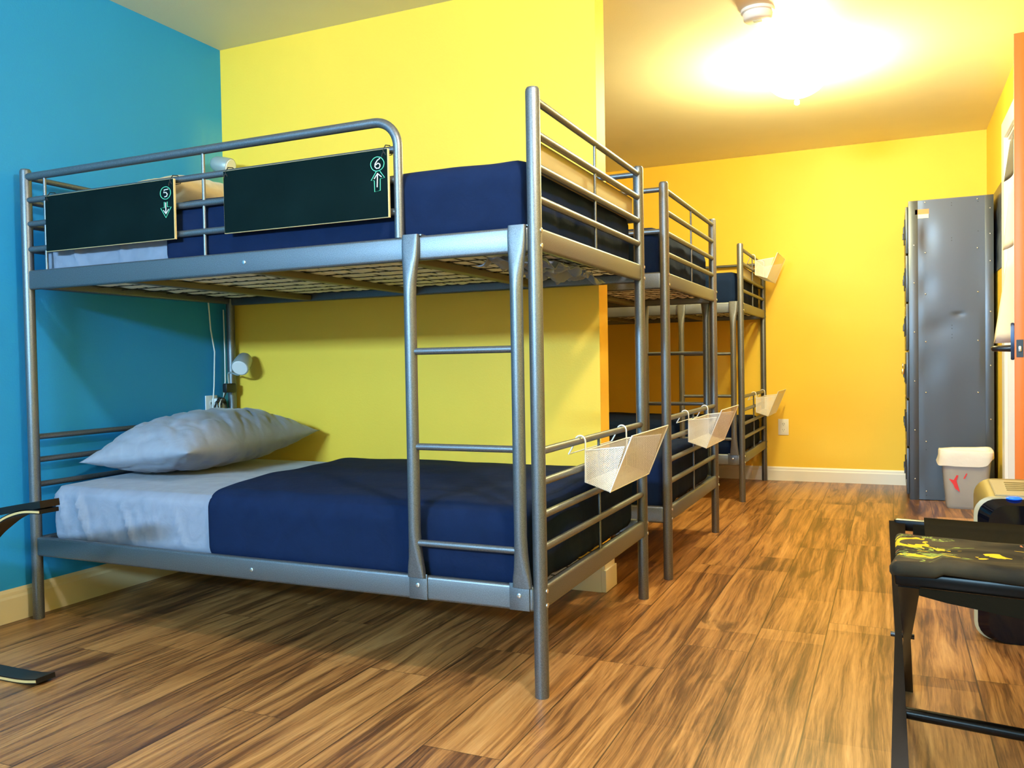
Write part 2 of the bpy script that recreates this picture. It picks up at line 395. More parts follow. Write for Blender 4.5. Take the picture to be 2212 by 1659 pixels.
# ------------------------------------------------------------------ bunk bed
BW, BL, BH, PR = 1.0, 1.94, 1.59, 0.019
def make_bed(name, mirror=False):
    """origin: foot post near the camera; the bed runs to -x, width to +y. mirror swaps the ladder side."""
    root = empty(name)
    fy = (lambda y: BW-y) if mirror else (lambda y: y)
    # posts
    bm = bmesh.new(); add_tube(bm, [(0, 0, 0.0), (0, 0, 0.003), (0, 0, BH-0.006), (0, 0, BH)], [PR*0.97, PR, PR, PR*0.93], 28)
    post = obj('post', bm, M_steel, root, autosmooth=0.8)
    bm = bmesh.new(); add_tube(bm, [(0, 0, BH), (0, 0, BH+0.004)], [PR*0.9, PR*0.8], 28)
    cap = obj('post_cap', bm, M_steel, post)
    for k, (x, y) in enumerate(((0, 0), (0, BW), (-BL, 0), (-BL, BW))):
        o = post if k == 0 else copy_tree(post, root); o.location = (x, y, 0)
    # end frames
    rail = tube('end_rail', [(0, PR-0.006, 0), (0, BW-PR+0.006, 0)], 0.0105, M_steel, root, 14)
    rod_u = tube('end_rod', [(0, 0, 1.235), (0, 0, 1.560)], 0.0045, M_steel, root, 8)
    rod_l = tube('end_rod', [(0, 0, 0.292), (0, 0, 0.642)], 0.0045, M_steel, root, 8)
    beam = box('end_beam', (-0.012, 0.012, PR-0.006, BW-PR+0.006, -0.030, 0.030), M_steel, root, 0.008, 3)
    first = True
    for x in (0, -BL):
        for z in (1.566, 1.480, 1.395, 1.311, 0.648, 0.566, 0.478, 0.390):
            o = rail if first else copy_tree(rail, root); first = False; o.location = (x, 0, z)
        for z in (1.205, 0.262):
            o = beam if (x == 0 and z > 1) else copy_tree(beam, root); o.location = (x, 0, z)
        for r_ in (rod_u, rod_l):
            o = r_ if x == 0 else copy_tree(r_, root); o.location = (x, BW/2, 0)
    bolt = None
    def bolts(x, y, z, ax):
        nonlocal bolt
        if bolt is None:
            bm = bmesh.new(); add_tube(bm, [(0, 0, 0), (0, -0.0025, 0), (0, -0.0035, 0)], [0.0062, 0.0062, 0.004], 12)
            bolt = obj('bolt', bm, M_zinc, root, autosmooth=0.6); o = bolt
        else: o = copy_tree(bolt, root)
        o.location = (x, y, z); o.rotation_euler = (0, 0, ax)
    # side beams
    first = None
    for y, yy in ((0, fy(0)), (1, fy(BW))):
        for z in (1.203, 0.260):
            o = box('side_beam', (-BL+PR-0.006, -PR+0.006, -0.012, 0.012, -0.034, 0.034), M_steel, root, 0.008, 3) if first is None else copy_tree(first, root)
            first = first or o; o.location = (0, yy, z)
            s = -1 if yy < 0.5 else 1
            bolts(-0.955, yy+s*0.012, z, 0 if s < 0 else PI)
    for z in (1.185, 1.225, 0.245, 0.283):        # little pins where end beams meet the posts
        for y in (0, BW): bolts(PR-0.001, y, z, PI/2)
    # ladder side guard: bent rail, three bars, two rods
    gy = fy(0)
    gp = [(-BL+PR-0.004, gy, 1.566)] + [(x, y, z) for x, y, z in arc((-0.409-0.075, gy, 1.566-0.075), 0.075, PI/2, 0, 10)] + [(-0.409, gy, 1.236)]
    tube('guard_rail', gp, 0.0135, M_steel, root, 16)
    bar = tube('guard_bar', [(-BL+PR-0.004, 0, 0), (-0.409, 0, 0)], 0.0105, M_steel, root, 12)
    for k, z in enumerate((1.484, 1.400, 1.311)):
        o = bar if k == 0 else copy_tree(bar, root); o.location = (0, gy, z)
    rod = tube('guard_rod', [(0, 0, 1.236), (0, 0, 1.560)], 0.0055, M_steel, root, 8)
    for k, (x, y) in enumerate(((-1.12, gy), (-1.843, gy), (-1.45, fy(BW)), (-0.55, fy(BW)))):
        o = rod if k == 0 else copy_tree(rod, root); o.location = (x, y, 0)
    # full guard on the other side
    fb = tube('guard_rail', [(-BL+PR-0.004, fy(BW), 1.566), (-PR+0.004, fy(BW), 1.566)], 0.0105, M_steel, root, 14)
    for z in (1.400,):
        o = copy_tree(fb, root); o.location = (0, 0, z-1.566)
    # ladder
    s = -1 if not mirror else 1
    def Y(v): return gy + s*v
    secs = [(0, Y(0.019), 1.240, 0.024, 0.007, 6), (0, Y(0.021), 1.215, 0.025, 0.009, 6), (0, Y(0.022), 1.180, 0.024, 0.011, 4.5),
            (0, Y(0.025), 1.145, 0.021, 0.014, 3), (0, Y(0.028), 1.105, 0.018, 0.0165, 2.2), (0, Y(0.029), 1.07, 0.0172, 0.0172, 2),
            (0, Y(0.029), 0.425, 0.0172, 0.0172, 2), (0, Y(0.027), 0.385, 0.0185, 0.016, 2.2), (0, Y(0.024), 0.345, 0.021, 0.013, 3), (0, Y(0.0225), 0.315, 0.0245, 0.011, 5), (0, Y(0.021), 0.292, 0.026, 0.009, 6)]
    st = loft('ladder_stile', secs, M_steel, root, 28)
    st2 = copy_tree(st, root); st.location = (-0.362, 0, 0); st2.location = (-0.042, 0, 0)
    clip = box('ladder_bracket', (-0.029, 0.029, min(Y(0.0125), Y(0.0165)), max(Y(0.0125), Y(0.0165)), 0.228, 0.300), M_steel, root, 0.0015)
    clip2 = copy_tree(clip, root); clip.location = (-0.362, 0, 0); clip2.location = (-0.042-0.012, 0, 0)
    hook = box('ladder_hook', (-0.026, 0.030, min(Y(-0.014), Y(0.0125)), max(Y(-0.014), Y(0.0125)), 1.236, 1.241), M_steel, root, 0.001)
    hook2 = copy_tree(hook, root); hook.location = (-0.362, 0, 0); hook2.location = (-0.042, 0, 0)
    for x in (-0.362, -0.054): bolts(x, Y(0.0165), 0.268, 0 if s < 0 else PI)
    rung = None
    for z in (0.918, 0.656, 0.390):
        if rung is None: rung = tube('ladder_rung', [(-0.362+0.014, Y(0.029), 0), (-0.042-0.014, Y(0.029), 0)], 0.0095, M_steel, root, 12); o = rung
        else: o = copy_tree(rung, root)
        o.location = (0, 0, z)
    # mattress supports: cross bars and a wire mesh
    cb = box('cross_bar', (-0.020, 0.020, 0.012, BW-0.012, -0.012, 0.010), M_bar, root, 0.003)
    ws = None
    first = True
    for z in (1.185, 0.240):
        for x in (-0.42, -0.955, -1.49):
            o = cb if first else copy_tree(cb, root); first = False; o.location = (x, 0, z)
        if ws is None:
            bm = bmesh.new()
            x = -BL+0.03
            while x < -0.02:
                add_tube(bm, [(x, 0.012, 0), (x, BW-0.012, 0)], 0.0016, 5); x += 0.05
            for k in range(9):
                y = 0.05+k*0.1125; add_tube(bm, [(-BL+0.012, y, -0.004), (-0.012, y, -0.004)], 0.0016, 5)
            ws = obj('wire_mesh', bm, M_wire, root); o = ws
        else: o = copy_tree(ws, root)
        o.location = (0, 0, z+0.016)
    return root
M_bar = mat('olive_brown_bar', (0.16, 0.14, 0.07), 0.5, 0.2)
M_wire = mat('dark_wire', (0.02, 0.022, 0.022), 0.5, 0.3)
bed1 = make_bed('bunk_bed'); bed1.location = (0, 0, 0)
tag(bed1, 'grey metal bunk bed nearest the camera, hung with two chalkboards', 'bunk bed')
bed1['group'] = 'bunk beds along the room'
bed2 = make_bed('bunk_bed', True); bed2.location = (0.018, 1.309, 0)
tag(bed2, 'grey metal bunk bed in the middle of the three, just behind the partition end', 'bunk bed')
bed2['group'] = 'bunk beds along the room'
bed3 = copy_tree(bed1); bed3.location = (-0.003, 3.302, 0)
tag(bed3, 'grey metal bunk bed farthest from the camera, against the far yellow wall', 'bunk bed')

# ------------------------------------------------------------------ mattresses, blankets, pillows
_r = random.Random(11)
FOLDS = [(_r.uniform(-1.93, -1.12), _r.uniform(0.03, 0.11), _r.uniform(0.003, 0.008), _r.uniform(0.004, 0.009), _r.uniform(-0.05, 0.35), _r.uniform(0.6, 1.05)) for _ in range(34)]
def ridg(x): return 1-abs(2*x-1)
def sheet_disp(z0, z1, amp, seed):
    def f(p, n):
        if n.x > 0.3: return Vector((0, 0, 0))
        if n.z > 0.9: 
            return Vector((0, 0, 0.004*noise.noise(Vector((p.x*4, p.y*5, seed)))+ 0.012*max(0, 1-((p.y-0.5)/0.5)**2)))
        k = (z1-p.z)/(z1-z0)                     # diagonal pull folds on the sides
        if n.y < -0.3:
            h = 0.0
            for (fx, fs, fw, fh, k0, k1) in FOLDS:
                if k0 < k < k1:
                    d = (p.x-(fx+fs*k))/fw
                    h += fh*math.exp(-d*d)*math.sin(PI*(k-k0)/(k1-k0))**0.5
            return n*(h-0.003)
        v = noise.noise(Vector(((p.x - k*0.10)*26, p.y*14+seed, p.z*2.0)))
        v2 = noise.noise(Vector(((p.x - k*0.16)*11, p.y*7-seed, p.z*1.0)))
        return n*(amp*abs(v)*-1.0 + amp*0.9*v2)*min(1, k*1.6+0.15)
    return f
MAT_X = (-BL+0.045, -0.045)
def make_mattress(parent_loc, z, label, seed, group=None):
    zb = z
    o = soft_box('mattress', (MAT_X[0], MAT_X[1], 0.024, BW-0.024, zb, zb+0.20), 0.035, 0.0125, M_sheet, None, sheet_disp(zb, zb+0.20, 0.007, seed))
    o.location = parent_loc; tag(o, label, 'mattress', group or 'mattresses on the bunks')
    # quilted pale underside
    bm = bmesh.new(); nx, ny = 240, 90; V = {}
    for i in range(nx+1):
        for j in range(ny+1):
            x = MAT_X[0]+0.03+(MAT_X[1]-MAT_X[0]-0.06)*i/nx; y = 0.05+(BW-0.10)*j/ny
            zz = -0.008-0.012*abs(math.sin((x+BL-0.03)*PI/0.05))**0.6 * (0.4+0.6*abs(math.sin((y-0.05)*PI/0.1125))**0.6) + 0.005*noise.noise(Vector((x*25, y*18, seed)))
            V[i, j] = bm.verts.new((x, y, zb+zz+0.003))
    for i in range(nx):
        for j in range(ny): bm.faces.new((V[i, j], V[i+1, j], V[i+1, j+1], V[i, j+1]))
    obj('quilted_underside', bm, M_tick, o, smooth=True)
    return o
def loose_hem(parent, boxes, z, seed):
    for x0, x1, y0, y1 in boxes:
        bm = bmesh.new(); V = {}; nx, ny = 26, 34
        for i in range(nx+1):
            for j in range(ny+1):
                u, v = i/nx, j/ny; e = min(u, 1-u, v, 1-v)*2
                x, y = x0+(x1-x0)*u, y0+(y1-y0)*v
                q = Vector((x*22, y*22, seed))
                V[i, j] = bm.verts.new((x+0.025*noise.noise(q), y+0.03*noise.noise(q+Vector((5, 0, 0))), z-0.006-0.055*abs(noise.noise(q*0.9+Vector((0, 9, 0))))-0.012*(1-e)))
        for i in range(nx):
            for j in range(ny): bm.faces.new((V[i, j], V[i+1, j], V[i+1, j+1], V[i, j+1]))
        o = obj('loose_sheet_hem', bm, M_sheet, parent, smooth=True); o.modifiers.new('thickness', 'SOLIDIFY').thickness = 0.0015
def make_blanket(loc, z, x0n, x0f, label, seed, ztop=0.205, group=None, drop=0.0):
    def d(p, n):
        t = Vector((0, 0, 0))
        if n.z > 0.5 or p.z > z+ztop-0.01:
            t.z += 0.030*max(0, 1-((p.y-0.5)/0.5)**4)**1.0*(0.55+0.45*noise.noise(Vector((p.x*1.8, p.y*2.2, seed)))) + 0.004*noise.noise(Vector((p.x*7, p.y*7, seed)))
        if n.x > 0.7: t += n*(0.007*noise.noise(Vector((seed, p.y*7+p.z*4, p.z*4)))-0.004*max(0, noise.noise(Vector((seed+3, p.y*24+p.z*9, p.z*5))))*(1 if p.z < z+0.13 else 0.2))
        if n.y < -0.7: t += n*(0.004*noise.noise(Vector((p.x*4, seed, p.z*3)))+0.004)
        u = (p.x-(-0.03))/(x0n-(-0.03))          # slanting head edge
        sh = (x0f-x0n)*max(0, min(1, u))*min(1, max(0, (p.y-0.02)/0.95))
        t.x += sh
        return t
    b = soft_box('blanket', (x0n, -0.027, 0.016, BW-0.016, z-0.004+drop, z+ztop), 0.05, 0.014, M_navy, None, d, skip_bottom=True)
    # open the head end so that it is a draped cover, not a block
    bm = bmesh.new(); bm.from_mesh(b.data)
    dele = [f for f in bm.faces if f.normal.x < -0.6 and f.calc_center_median().x < max(x0n, x0f)+0.06]
    bmesh.ops.delete(bm, geom=dele, context='FACES'); bm.to_mesh(b.data); bm.free()
    sm = b.modifiers.new('thickness', 'SOLIDIFY'); sm.thickness = 0.004; sm.offset = 1
    b.location = loc; tag(b, label, 'blanket', group or 'blankets on the bunks')
    return b
def make_pillow(name, loc, rot, sx, sy_, th, m, label, seed):
    bm = bmesh.new(); nu, nv = 64, 84; V = {}
    for s in (1, -1):
        for i in range(nu+1):
            for j in range(nv+1):
                u, v = -1+2*i/nu, -1+2*j/nv
                if s < 0 and (i in (0, nu) or j in (0, nv)): V[s, i, j] = V[1, i, j]; continue
                pin = 1-0.07*(1-u*u)*(abs(v)**3) ; pin2 = 1-0.10*(1-v*v)*(abs(u)**3)
                x = u*sx/2*pin2; y = v*sy_/2*pin
                h = (max(0, 1-abs(u)**2.6)**0.62)*(max(0, 1-abs(v)**2.8)**0.62)
                wr = noise.noise(Vector((u*3.2+v*1.1, v*2.1, seed+s)))*0.10*h
                edge = max(abs(u), abs(v))
                fold = (1-min(1, 5*abs(noise.noise(Vector((v*5.0+u*1.6, u*1.3-v*0.8, seed*2))))))*0.14*(0.3+edge)*h + abs(noise.noise(Vector((v*11, u*3, seed*3))))*0.22*edge**2*h
                z = s*th/2*(h*(1+wr)-fold*0.8)*(1.25 if s > 0 else 0.75)
                V[s, i, j] = bm.verts.new((x, y, z))
    for s in (1, -1):
        for i in range(nu):
            for j in range(nv): 
                try: bm.faces.new((V[s, i, j], V[s, i+1, j], V[s, i+1, j+1], V[s, i, j+1]))
                except ValueError: pass
    o = obj(name, bm, m, None, smooth=True); o.location = loc; o.rotation_euler = rot
    return tag(o, label, 'pillow', 'pillows on the nearest bed')
ZU, ZL = 1.212, 0.268
B1, B2, B3 = tuple(bed1.location), tuple(bed2.location), tuple(bed3.location)
loose_hem(make_mattress(B1, ZU, 'mattress in pale grey-blue sheet on the top bunk of the nearest bed', 3), ((-0.20, -0.03, 0.06, 0.30), (-0.22, -0.03, 0.34, 0.66)), 1.193, 4)
make_mattress(B1, ZL, 'mattress in pale grey-blue sheet on the bottom bunk of the nearest bed', 5)
make_blanket(B1, ZU, -1.315, -1.34, 'navy blanket tucked over the top bunk of the nearest bed', 1)
make_blanket(B1, ZL, -1.170, -1.31, 'navy blanket spread over the bottom bunk of the nearest bed', 2, 0.215)
for Bk, nm in ((B2, 'middle'), (B3, 'farthest')):
    for z, lv in ((ZU, 'top'), (ZL, 'bottom')):
        make_mattress(Bk, z, 'mattress under a dark cover on the %s bunk of the %s bed' % (lv, nm), 7+z)
        make_blanket(Bk, z, -1.30, -1.30, 'dark navy blanket covering the %s bunk of the %s bed' % (lv, nm), 9+z+Bk[1])
make_pillow('pillow', (-1.650, 0.545, ZL+0.306), (0.02, -0.09, 0.05), 0.51, 0.80, 0.23, M_pillow, 'plump grey satin pillow on the bottom bunk of the nearest bed', 4)
make_pillow('pillow', (-1.66, 0.52, ZU+0.285), (0, -0.14, 0.0), 0.50, 0.78, 0.16, M_tanpillow, 'beige pillow on the top bunk behind the number five chalkboard', 8)

# ------------------------------------------------------------------ chalkboards
M_chalk = mat('white_chalk', (0.70, 0.78, 0.86), 0.9); M_chalkg = mat('green_chalk', (0.10, 0.62, 0.42), 0.9)
M_board = mat('blackboard_paint', (0.003, 0.010, 0.011), 0.95, spec=0.03, var=(6, 0.4), bump=(60, 0.1, 0.001))
M_mdf = mat('raw_board_edge', (0.72, 0.55, 0.26), 0.7)
def stroke(bm, pts, r, y, closed=False):
    add_tube(bm, [(px_, y, pz) for px_, pz in pts], r, 6, closed=closed)
def chalkboard(x0, digit, label):
    W_, H_ = 0.590, 0.190
    root = empty('chalkboard', (x0, -0.0255, 1.292)); tag(root, label, 'chalkboard', 'chalkboards on the guard rail')
    box('board', (0, W_, -0.0028, 0.0045, 0, H_), M_mdf, root)
    box('board_face', (0.0015, W_-0.0025, -0.0042, -0.0024, 0.0015, H_-0.001), M_board, root)
    yy = -0.0048; cx_, cz_ = W_-0.034, H_-(0.040 if digit == 6 else 0.043)
    circ = [(cx_+0.0215*math.cos(a)*1.02, cz_+0.0195*math.sin(a)) for a in [i*2*PI/24 for i in range(24)]]
    def wob(pts, s): return [(a+0.0007*noise.noise(Vector((a*300, b_*300, s))), b_+0.0007*noise.noise(Vector((b_*300, a*300, s+5)))) for a, b_ in pts]
    bm = bmesh.new(); stroke(bm, wob(circ, 1), 0.0011, yy, True); obj('chalk_circle', bm, M_chalkg, root)
    bm = bmesh.new()
    if digit == 6:
        p6 = [(cx_+0.009, cz_+0.015), (cx_+0.000, cz_+0.010), (cx_-0.007, cz_+0.001), (cx_-0.008, cz_-0.007), (cx_-0.003, cz_-0.012), (cx_+0.005, cz_-0.012), (cx_+0.009, cz_-0.007), (cx_+0.008, cz_-0.001), (cx_+0.002, cz_+0.002), (cx_-0.005, cz_-0.002)]
        stroke(bm, p6, 0.0016, yy)
        obj('chalk_number', bm, M_chalk, root)
        t = cz_-0.026
        bm = bmesh.new(); stroke(bm, [(cx_-0.002, t-0.038), (cx_, t)], 0.0015, yy); stroke(bm, [(cx_-0.011, t-0.014), (cx_, t), (cx_+0.013, t-0.011)], 0.0015, yy)
        obj('chalk_arrow', bm, M_chalk, root)
        bm = bmesh.new(); stroke(bm, wob([(cx_-0.004, t+0.006), (cx_-0.022, t-0.018), (cx_-0.011, t-0.019), (cx_-0.010, t-0.050), (cx_+0.008, t-0.048), (cx_+0.009, t-0.016), (cx_+0.023, t-0.014), (cx_+0.008, t+0.005)], 2), 0.0011, yy)
        obj('chalk_arrow_outline', bm, M_chalkg, root)
    else:
        p5 = [(cx_+0.012, cz_+0.011), (cx_-0.005, cz_+0.010), (cx_-0.007, cz_+0.001), (cx_+0.002, cz_+0.002), (cx_+0.008, cz_-0.004), (cx_+0.005, cz_-0.011), (cx_-0.004, cz_-0.012)]
        stroke(bm, p5, 0.0016, yy); obj('chalk_number', bm, M_chalk, root)
        t = cz_-0.030
        bm = bmesh.new(); stroke(bm, [(cx_, t), (cx_, t-0.036)], 0.0015, yy); stroke(bm, [(cx_-0.010, t-0.024), (cx_, t-0.036), (cx_+0.012, t-0.022)], 0.0015, yy)
        obj('chalk_arrow', bm, M_chalk, root)
        bm = bmesh.new(); stroke(bm, wob([(cx_-0.006, t+0.002), (cx_-0.006, t-0.016), (cx_-0.022, t-0.016), (cx_, t-0.048), (cx_+0.023, t-0.015), (cx_+0.007, t-0.014), (cx_+0.007, t+0.002)], 2), 0.0011, yy)
        obj('chalk_arrow_outline', bm, M_chalkg, root)
    for x in (0.012, W_-0.012):
        bm = bmesh.new(); c = (x, 0.0255, 0.192)
        add_tube(bm, [(x, -0.005, 0.176), (x-0.003, -0.004, 0.186), (x-0.002, 0.008, 0.203), (x, 0.0255, 0.2055), (x+0.001, 0.039, 0.196), (x+0.001, 0.036, 0.182), (x, 0.018, 0.176), (x, 0.005, 0.176)], 0.0016, 6)
        stroke(bm, [(x-0.004, 0.180), (x-0.007, 0.168)], 0.0014, -0.0055); stroke(bm, [(x+0.002, 0.180), (x+0.006, 0.171)], 0.0014, -0.0055)
        obj('hanging_tie', bm, M_black, root)
chalkboard(-1.806, 5, 'black chalkboard with chalk 5 and down arrow, at the pillow end')
chalkboard(-1.014, 6, 'black chalkboard with a chalk 6 and up arrow, nearest the ladder')
M_panel = mat('beige_panel', (0.40, 0.33, 0.17), 0.6, bump=(30, 0.05, 0.001))
for Bk, lb in ((B1, 'beige board standing behind the foot rails of the nearest top bunk'), (B3, 'beige board standing behind the foot rails of the farthest top bunk')):
    o = box('beige_board', (Bk[0]-0.026, Bk[0]-0.013, Bk[1]+0.035, Bk[1]+0.965, 1.393, 1.473), M_panel, None, 0.002); tag(o, lb, 'board', 'beige boards behind foot rails')

# ------------------------------------------------------------------ wire baskets
def perforated():
    m = mat('white_perforated_metal', (0.80, 0.78, 0.78), 0.45); g = G(m); nt = m.node_tree
    uv = nt.nodes.new('ShaderNodeUVMap'); q = nt.nodes.new('ShaderNodeSeparateXYZ'); nt.links.new(uv.outputs[0], q.inputs[0])
    P = 0.0058
    v = g.m('DIVIDE', q.outputs[1], P*0.62); row = g.m('FLOOR', v); fv = g.m('SUBTRACT', g.m('FRACT', v), 0.5)
    u = g.m('ADD', g.m('DIVIDE', q.outputs[0], P), g.m('MULTIPLY', g.m('MODULO', row, 2.0), 0.5)); fu = g.m('SUBTRACT', g.m('FRACT', u), 0.5)
    d = g.m('ADD', g.m('ABSOLUTE', fu), g.m('ABSOLUTE', g.m('MULTIPLY', fv, 0.95)))
    hole = g.m('LESS_THAN', d, 0.49)
    g.put(g.b.inputs['Alpha'], g.m('SUBTRACT', 1.0, hole)); return m
M_perf = perforated(); M_bwire = mat('white_coated_wire', (0.86, 0.86, 0.87), 0.35)
def panel(name, a, b_, c, d, parent, th=0.0010):
    """perforated quad a-b-c-d with thickness and UVs in metres"""
    a, b_, c, d = map(Vector, (a, b_, c, d)); n = (b_-a).cross(d-a).normalized()*th
    bm = bmesh.new(); uvl = bm.loops.layers.uv.new('UVMap'); ux = (b_-a).normalized(); uy = n.normalized().cross(ux)
    A = [bm.verts.new(p) for p in (a, b_, c, d)]; B = [bm.verts.new(p+n) for p in (a, b_, c, d)]
    fs = [bm.faces.new(A), bm.faces.new(B)]
    for f in fs:
        for l in f.loops: w_ = l.vert.co-a; l[uvl].uv = (w_.dot(ux)+5.0, w_.dot(uy)+5.0)
    return obj(name, bm, M_perf, parent)
def make_basket(loc, label):
    L = 0.43
    root = empty('wire_basket', loc); tag(root, label, 'basket', 'white baskets on the foot rails')
    # profile in x,z with z relative to the rail the hooks hang on
    bt, bb, fb, ft, st = (0.020, -0.028), (0.018, -0.121), (0.094, -0.148), (0.162, 0.017), (0.140, -0.014)
    def q(p, y): return (p[0], y, p[1])
    panel('side_panel', q(bt, 0), q(bb, 0), q(fb, 0), q(st, 0), root); panel('side_panel', q(bt, L), q(bb, L), q(fb, L), q(st, L), root)
    panel('back_panel', q(bt, 0), q(bb, 0), q(bb, L), q(bt, L), root); panel('bottom_panel', q(bb, 0), q(fb, 0), q(fb, L), q(bb, L), root)
    panel('front_panel', q(fb, 0), q(ft, 0), q(ft, L), q(fb, L), root)
    bm = bmesh.new(); r = 0.0022
    for y in (0, L): add_tube(bm, [q(bt, y), q(bb, y), q(fb, y), q(ft, y)], r, 8); add_tube(bm, [q(bt, y), q(st, y)], r, 8)
    add_tube(bm, [q(bt, 0), q(bt, L)], r, 8); add_tube(bm, [q(ft, 0), q(ft, L)], r, 8); add_tube(bm, [q(fb, 0), q(fb, L)], r*0.7, 8); add_tube(bm, [q(bb, 0), q(bb, L)], r*0.7, 8)
    obj('rim_wire', bm, M_bwire, root, autosmooth=0.9)
    bm = bmesh.new(); rr = 0.0026
    for y in (0.004, L-0.004):
        pts = [(0.019, y, -0.12), (0.019, y, -0.03), (0.019, y, -0.001)] + [(x, yy, z) for x, yy, z in arc((0.003, y, 0.0), 0.0155, 0.2, PI*0.97, 9)] + [(-0.022, y, -0.020), (-0.034, y, -0.040)]
        add_tube(bm, pts, rr, 8)
    add_tube(bm, [(-0.034, 0.004, -0.040), (-0.034, L-0.004, -0.040)], rr*0.7, 8)
    obj('hook_wire', bm, M_bwire, root, autosmooth=0.9)
    return root
bk = make_basket((0, 0.315, 0.648), 'white wire basket on the foot rail of the nearest bed')
def basket_copy(loc, label):
    c = copy_tree(bk); c.location = loc; c['label'] = label
basket_copy((B2[0], B2[1]+0.315, 0.648), 'white wire basket on the foot rail of the middle bed')
basket_copy((B3[0], B3[1]+0.48, 0.648), 'lower white wire basket on the farthest bed, level with the bottom bunk')
basket_copy((B3[0], B3[1]+0.50, 1.566), 'upper white wire basket on the farthest bed, hung on its topmost rail')

# ------------------------------------------------------------------ clip lamps, cable, outlets
M_lamp = mat('grey_lamp_shell', (0.42, 0.46, 0.46), 0.4, 0.3); M_diff = mat('frosted_diffuser', (0.85, 0.86, 0.9), 0.4)
def clip_lamp(base, head, aim, label):
    root = empty('clip_lamp', base); tag(root, label, 'lamp', 'clip lamps by the pillows')
    h = Vector(head)-Vector(base); a = Vector(aim).normalized()
    mid = [Vector((0, 0, 0.02)), Vector((0.01, -0.01, 0.07)), h*0.55+Vector((0.03, -0.015, 0.0)), h*0.85+Vector((0.02, 0, 0)), h-a*0.055]
    pts = []
    for i in range(len(mid)-1):
        for t in range(5):
            t /= 5; p0 = mid[max(i-1, 0)]; p1 = mid[i]; p2 = mid[i+1]; p3 = mid[min(i+2, len(mid)-1)]
            pts.append(0.5*((2*p1)+(-p0+p2)*t+(2*p0-5*p1+4*p2-p3)*t*t+(-p0+3*p1-3*p2+p3)*t**3))
    pts.append(mid[-1]); tube('gooseneck', pts, 0.0042, M_lamp, root, 10)
    sh = tube('lamp_shade', [h-a*0.062, h-a*0.056, h-a*0.040, h-a*0.01, h+a*0.034, h+a*0.037], [0.008, 0.024, 0.034, 0.038, 0.040, 0.038], M_lamp, root, 28)
    tube('diffuser', [h+a*0.0355, h+a*0.0395], [0.036, 0.033], M_diff, sh, 28)
    box('clip', (-0.012, 0.014, -0.030, 0.034, -0.020, 0.022), M_black, root, 0.005)
    bm = bmesh.new(); add_tube(bm, [(0.0, -0.02, -0.02), (-0.012, -0.035, -0.06), (-0.02, -0.03, -0.10), (-0.028, -0.005, -0.15)], 0.0025, 6); obj('lamp_cord', bm, M_black, root)
clip_lamp((-1.915, 0.952, 0.790), (-1.815, 0.930, 0.900), (0.30, -0.75, -0.48), 'grey clip lamp with round shade on the far post above the bottom bunk pillow')
clip_lamp((-1.905, 0.955, 1.610), (-1.870, 0.905, 1.785), (0.85, 0.1, -0.25), 'grey clip lamp above the top bunk pillow, its shade showing over the chalkboard')
bm = bmesh.new(); cp_ = [(-1.972, 0.915, 1.66), (-1.975, 0.905, 1.40), (-1.975, 0.899, 1.187), (-1.978, 0.912, 1.06), (-1.978, 0.934, 0.957), (-1.978, 0.925, 0.80), (-1.978, 0.906, 0.64), (-1.975, 0.90, 0.52)]
add_tube(bm, cp_, 0.0032, 8); tag(obj('power_cable', bm, M_white, None, smooth=True), 'thin white power cable hanging down the blue wall behind the bunk', 'cable')
bm = bmesh.new(); add_tube(bm, [(-1.956, 0.972, 1.15), (-1.955, 0.974, 0.95), (-1.955, 0.972, 0.82), (-1.962, 0.965, 0.74)], 0.003, 8)
tag(obj('power_cable', bm, M_white, None, smooth=True), 'white cable running down beside the rear head post to the plugs', 'cable')
def outlet(loc, rz, label):
    root = empty('wall_outlet', loc, rz); tag(root, label, 'outlet')
    box('cover_plate', (-0.036, 0.036, -0.006, 0, -0.058, 0.058), M_white, root, 0.002)
    for z in (0.021, -0.021):
        s = tube('socket', [(0, -0.006, z), (0, -0.0075, z)], 0.016, M_white, root, 20)
        bm = bmesh.new()
        for x in (-0.006, 0.006): add_box(bm, x-0.001, x+0.001, -0.0085, -0.0070, z-0.002, z+0.007)
        add_tube(bm, [(0, -0.0070, z-0.008), (0, -0.0085, z-0.008)], 0.0022, 8); obj('socket_slot', bm, M_black, s)
    return root
outlet((0.127, YF, 0.388), 0, 'white double wall outlet on the far yellow wall beside the last bed')
outlet((XL, 0.925, 0.700), PI/2, 'white wall outlet on the blue wall behind the pillow, with plugs in it')
ad = empty('plug_adapter', (XL+0.010, 0.945, 0.700)); tag(ad, 'white plug adapter with black cords bunched at the outlet behind the pillow', 'adapter')
box('adapter_body', (0, 0.036, -0.026, 0.026, -0.045, 0.045), M_white, ad, 0.005)
for k in range(4):
    bm = bmesh.new(); pts = []
    for i in range(22):
        a = i/21*2*PI*1.4+k; pts.append((0.042+0.010*math.sin(a*1.3+k), -0.004+0.030*math.cos(a)+0.006*k-0.01, 0.006+0.034*math.sin(a)+0.008*math.cos(k*2+a*.5)))
    add_tube(bm, pts, 0.0028, 6); obj('cord_loop', bm, M_black if k != 2 else M_white, ad, smooth=True)

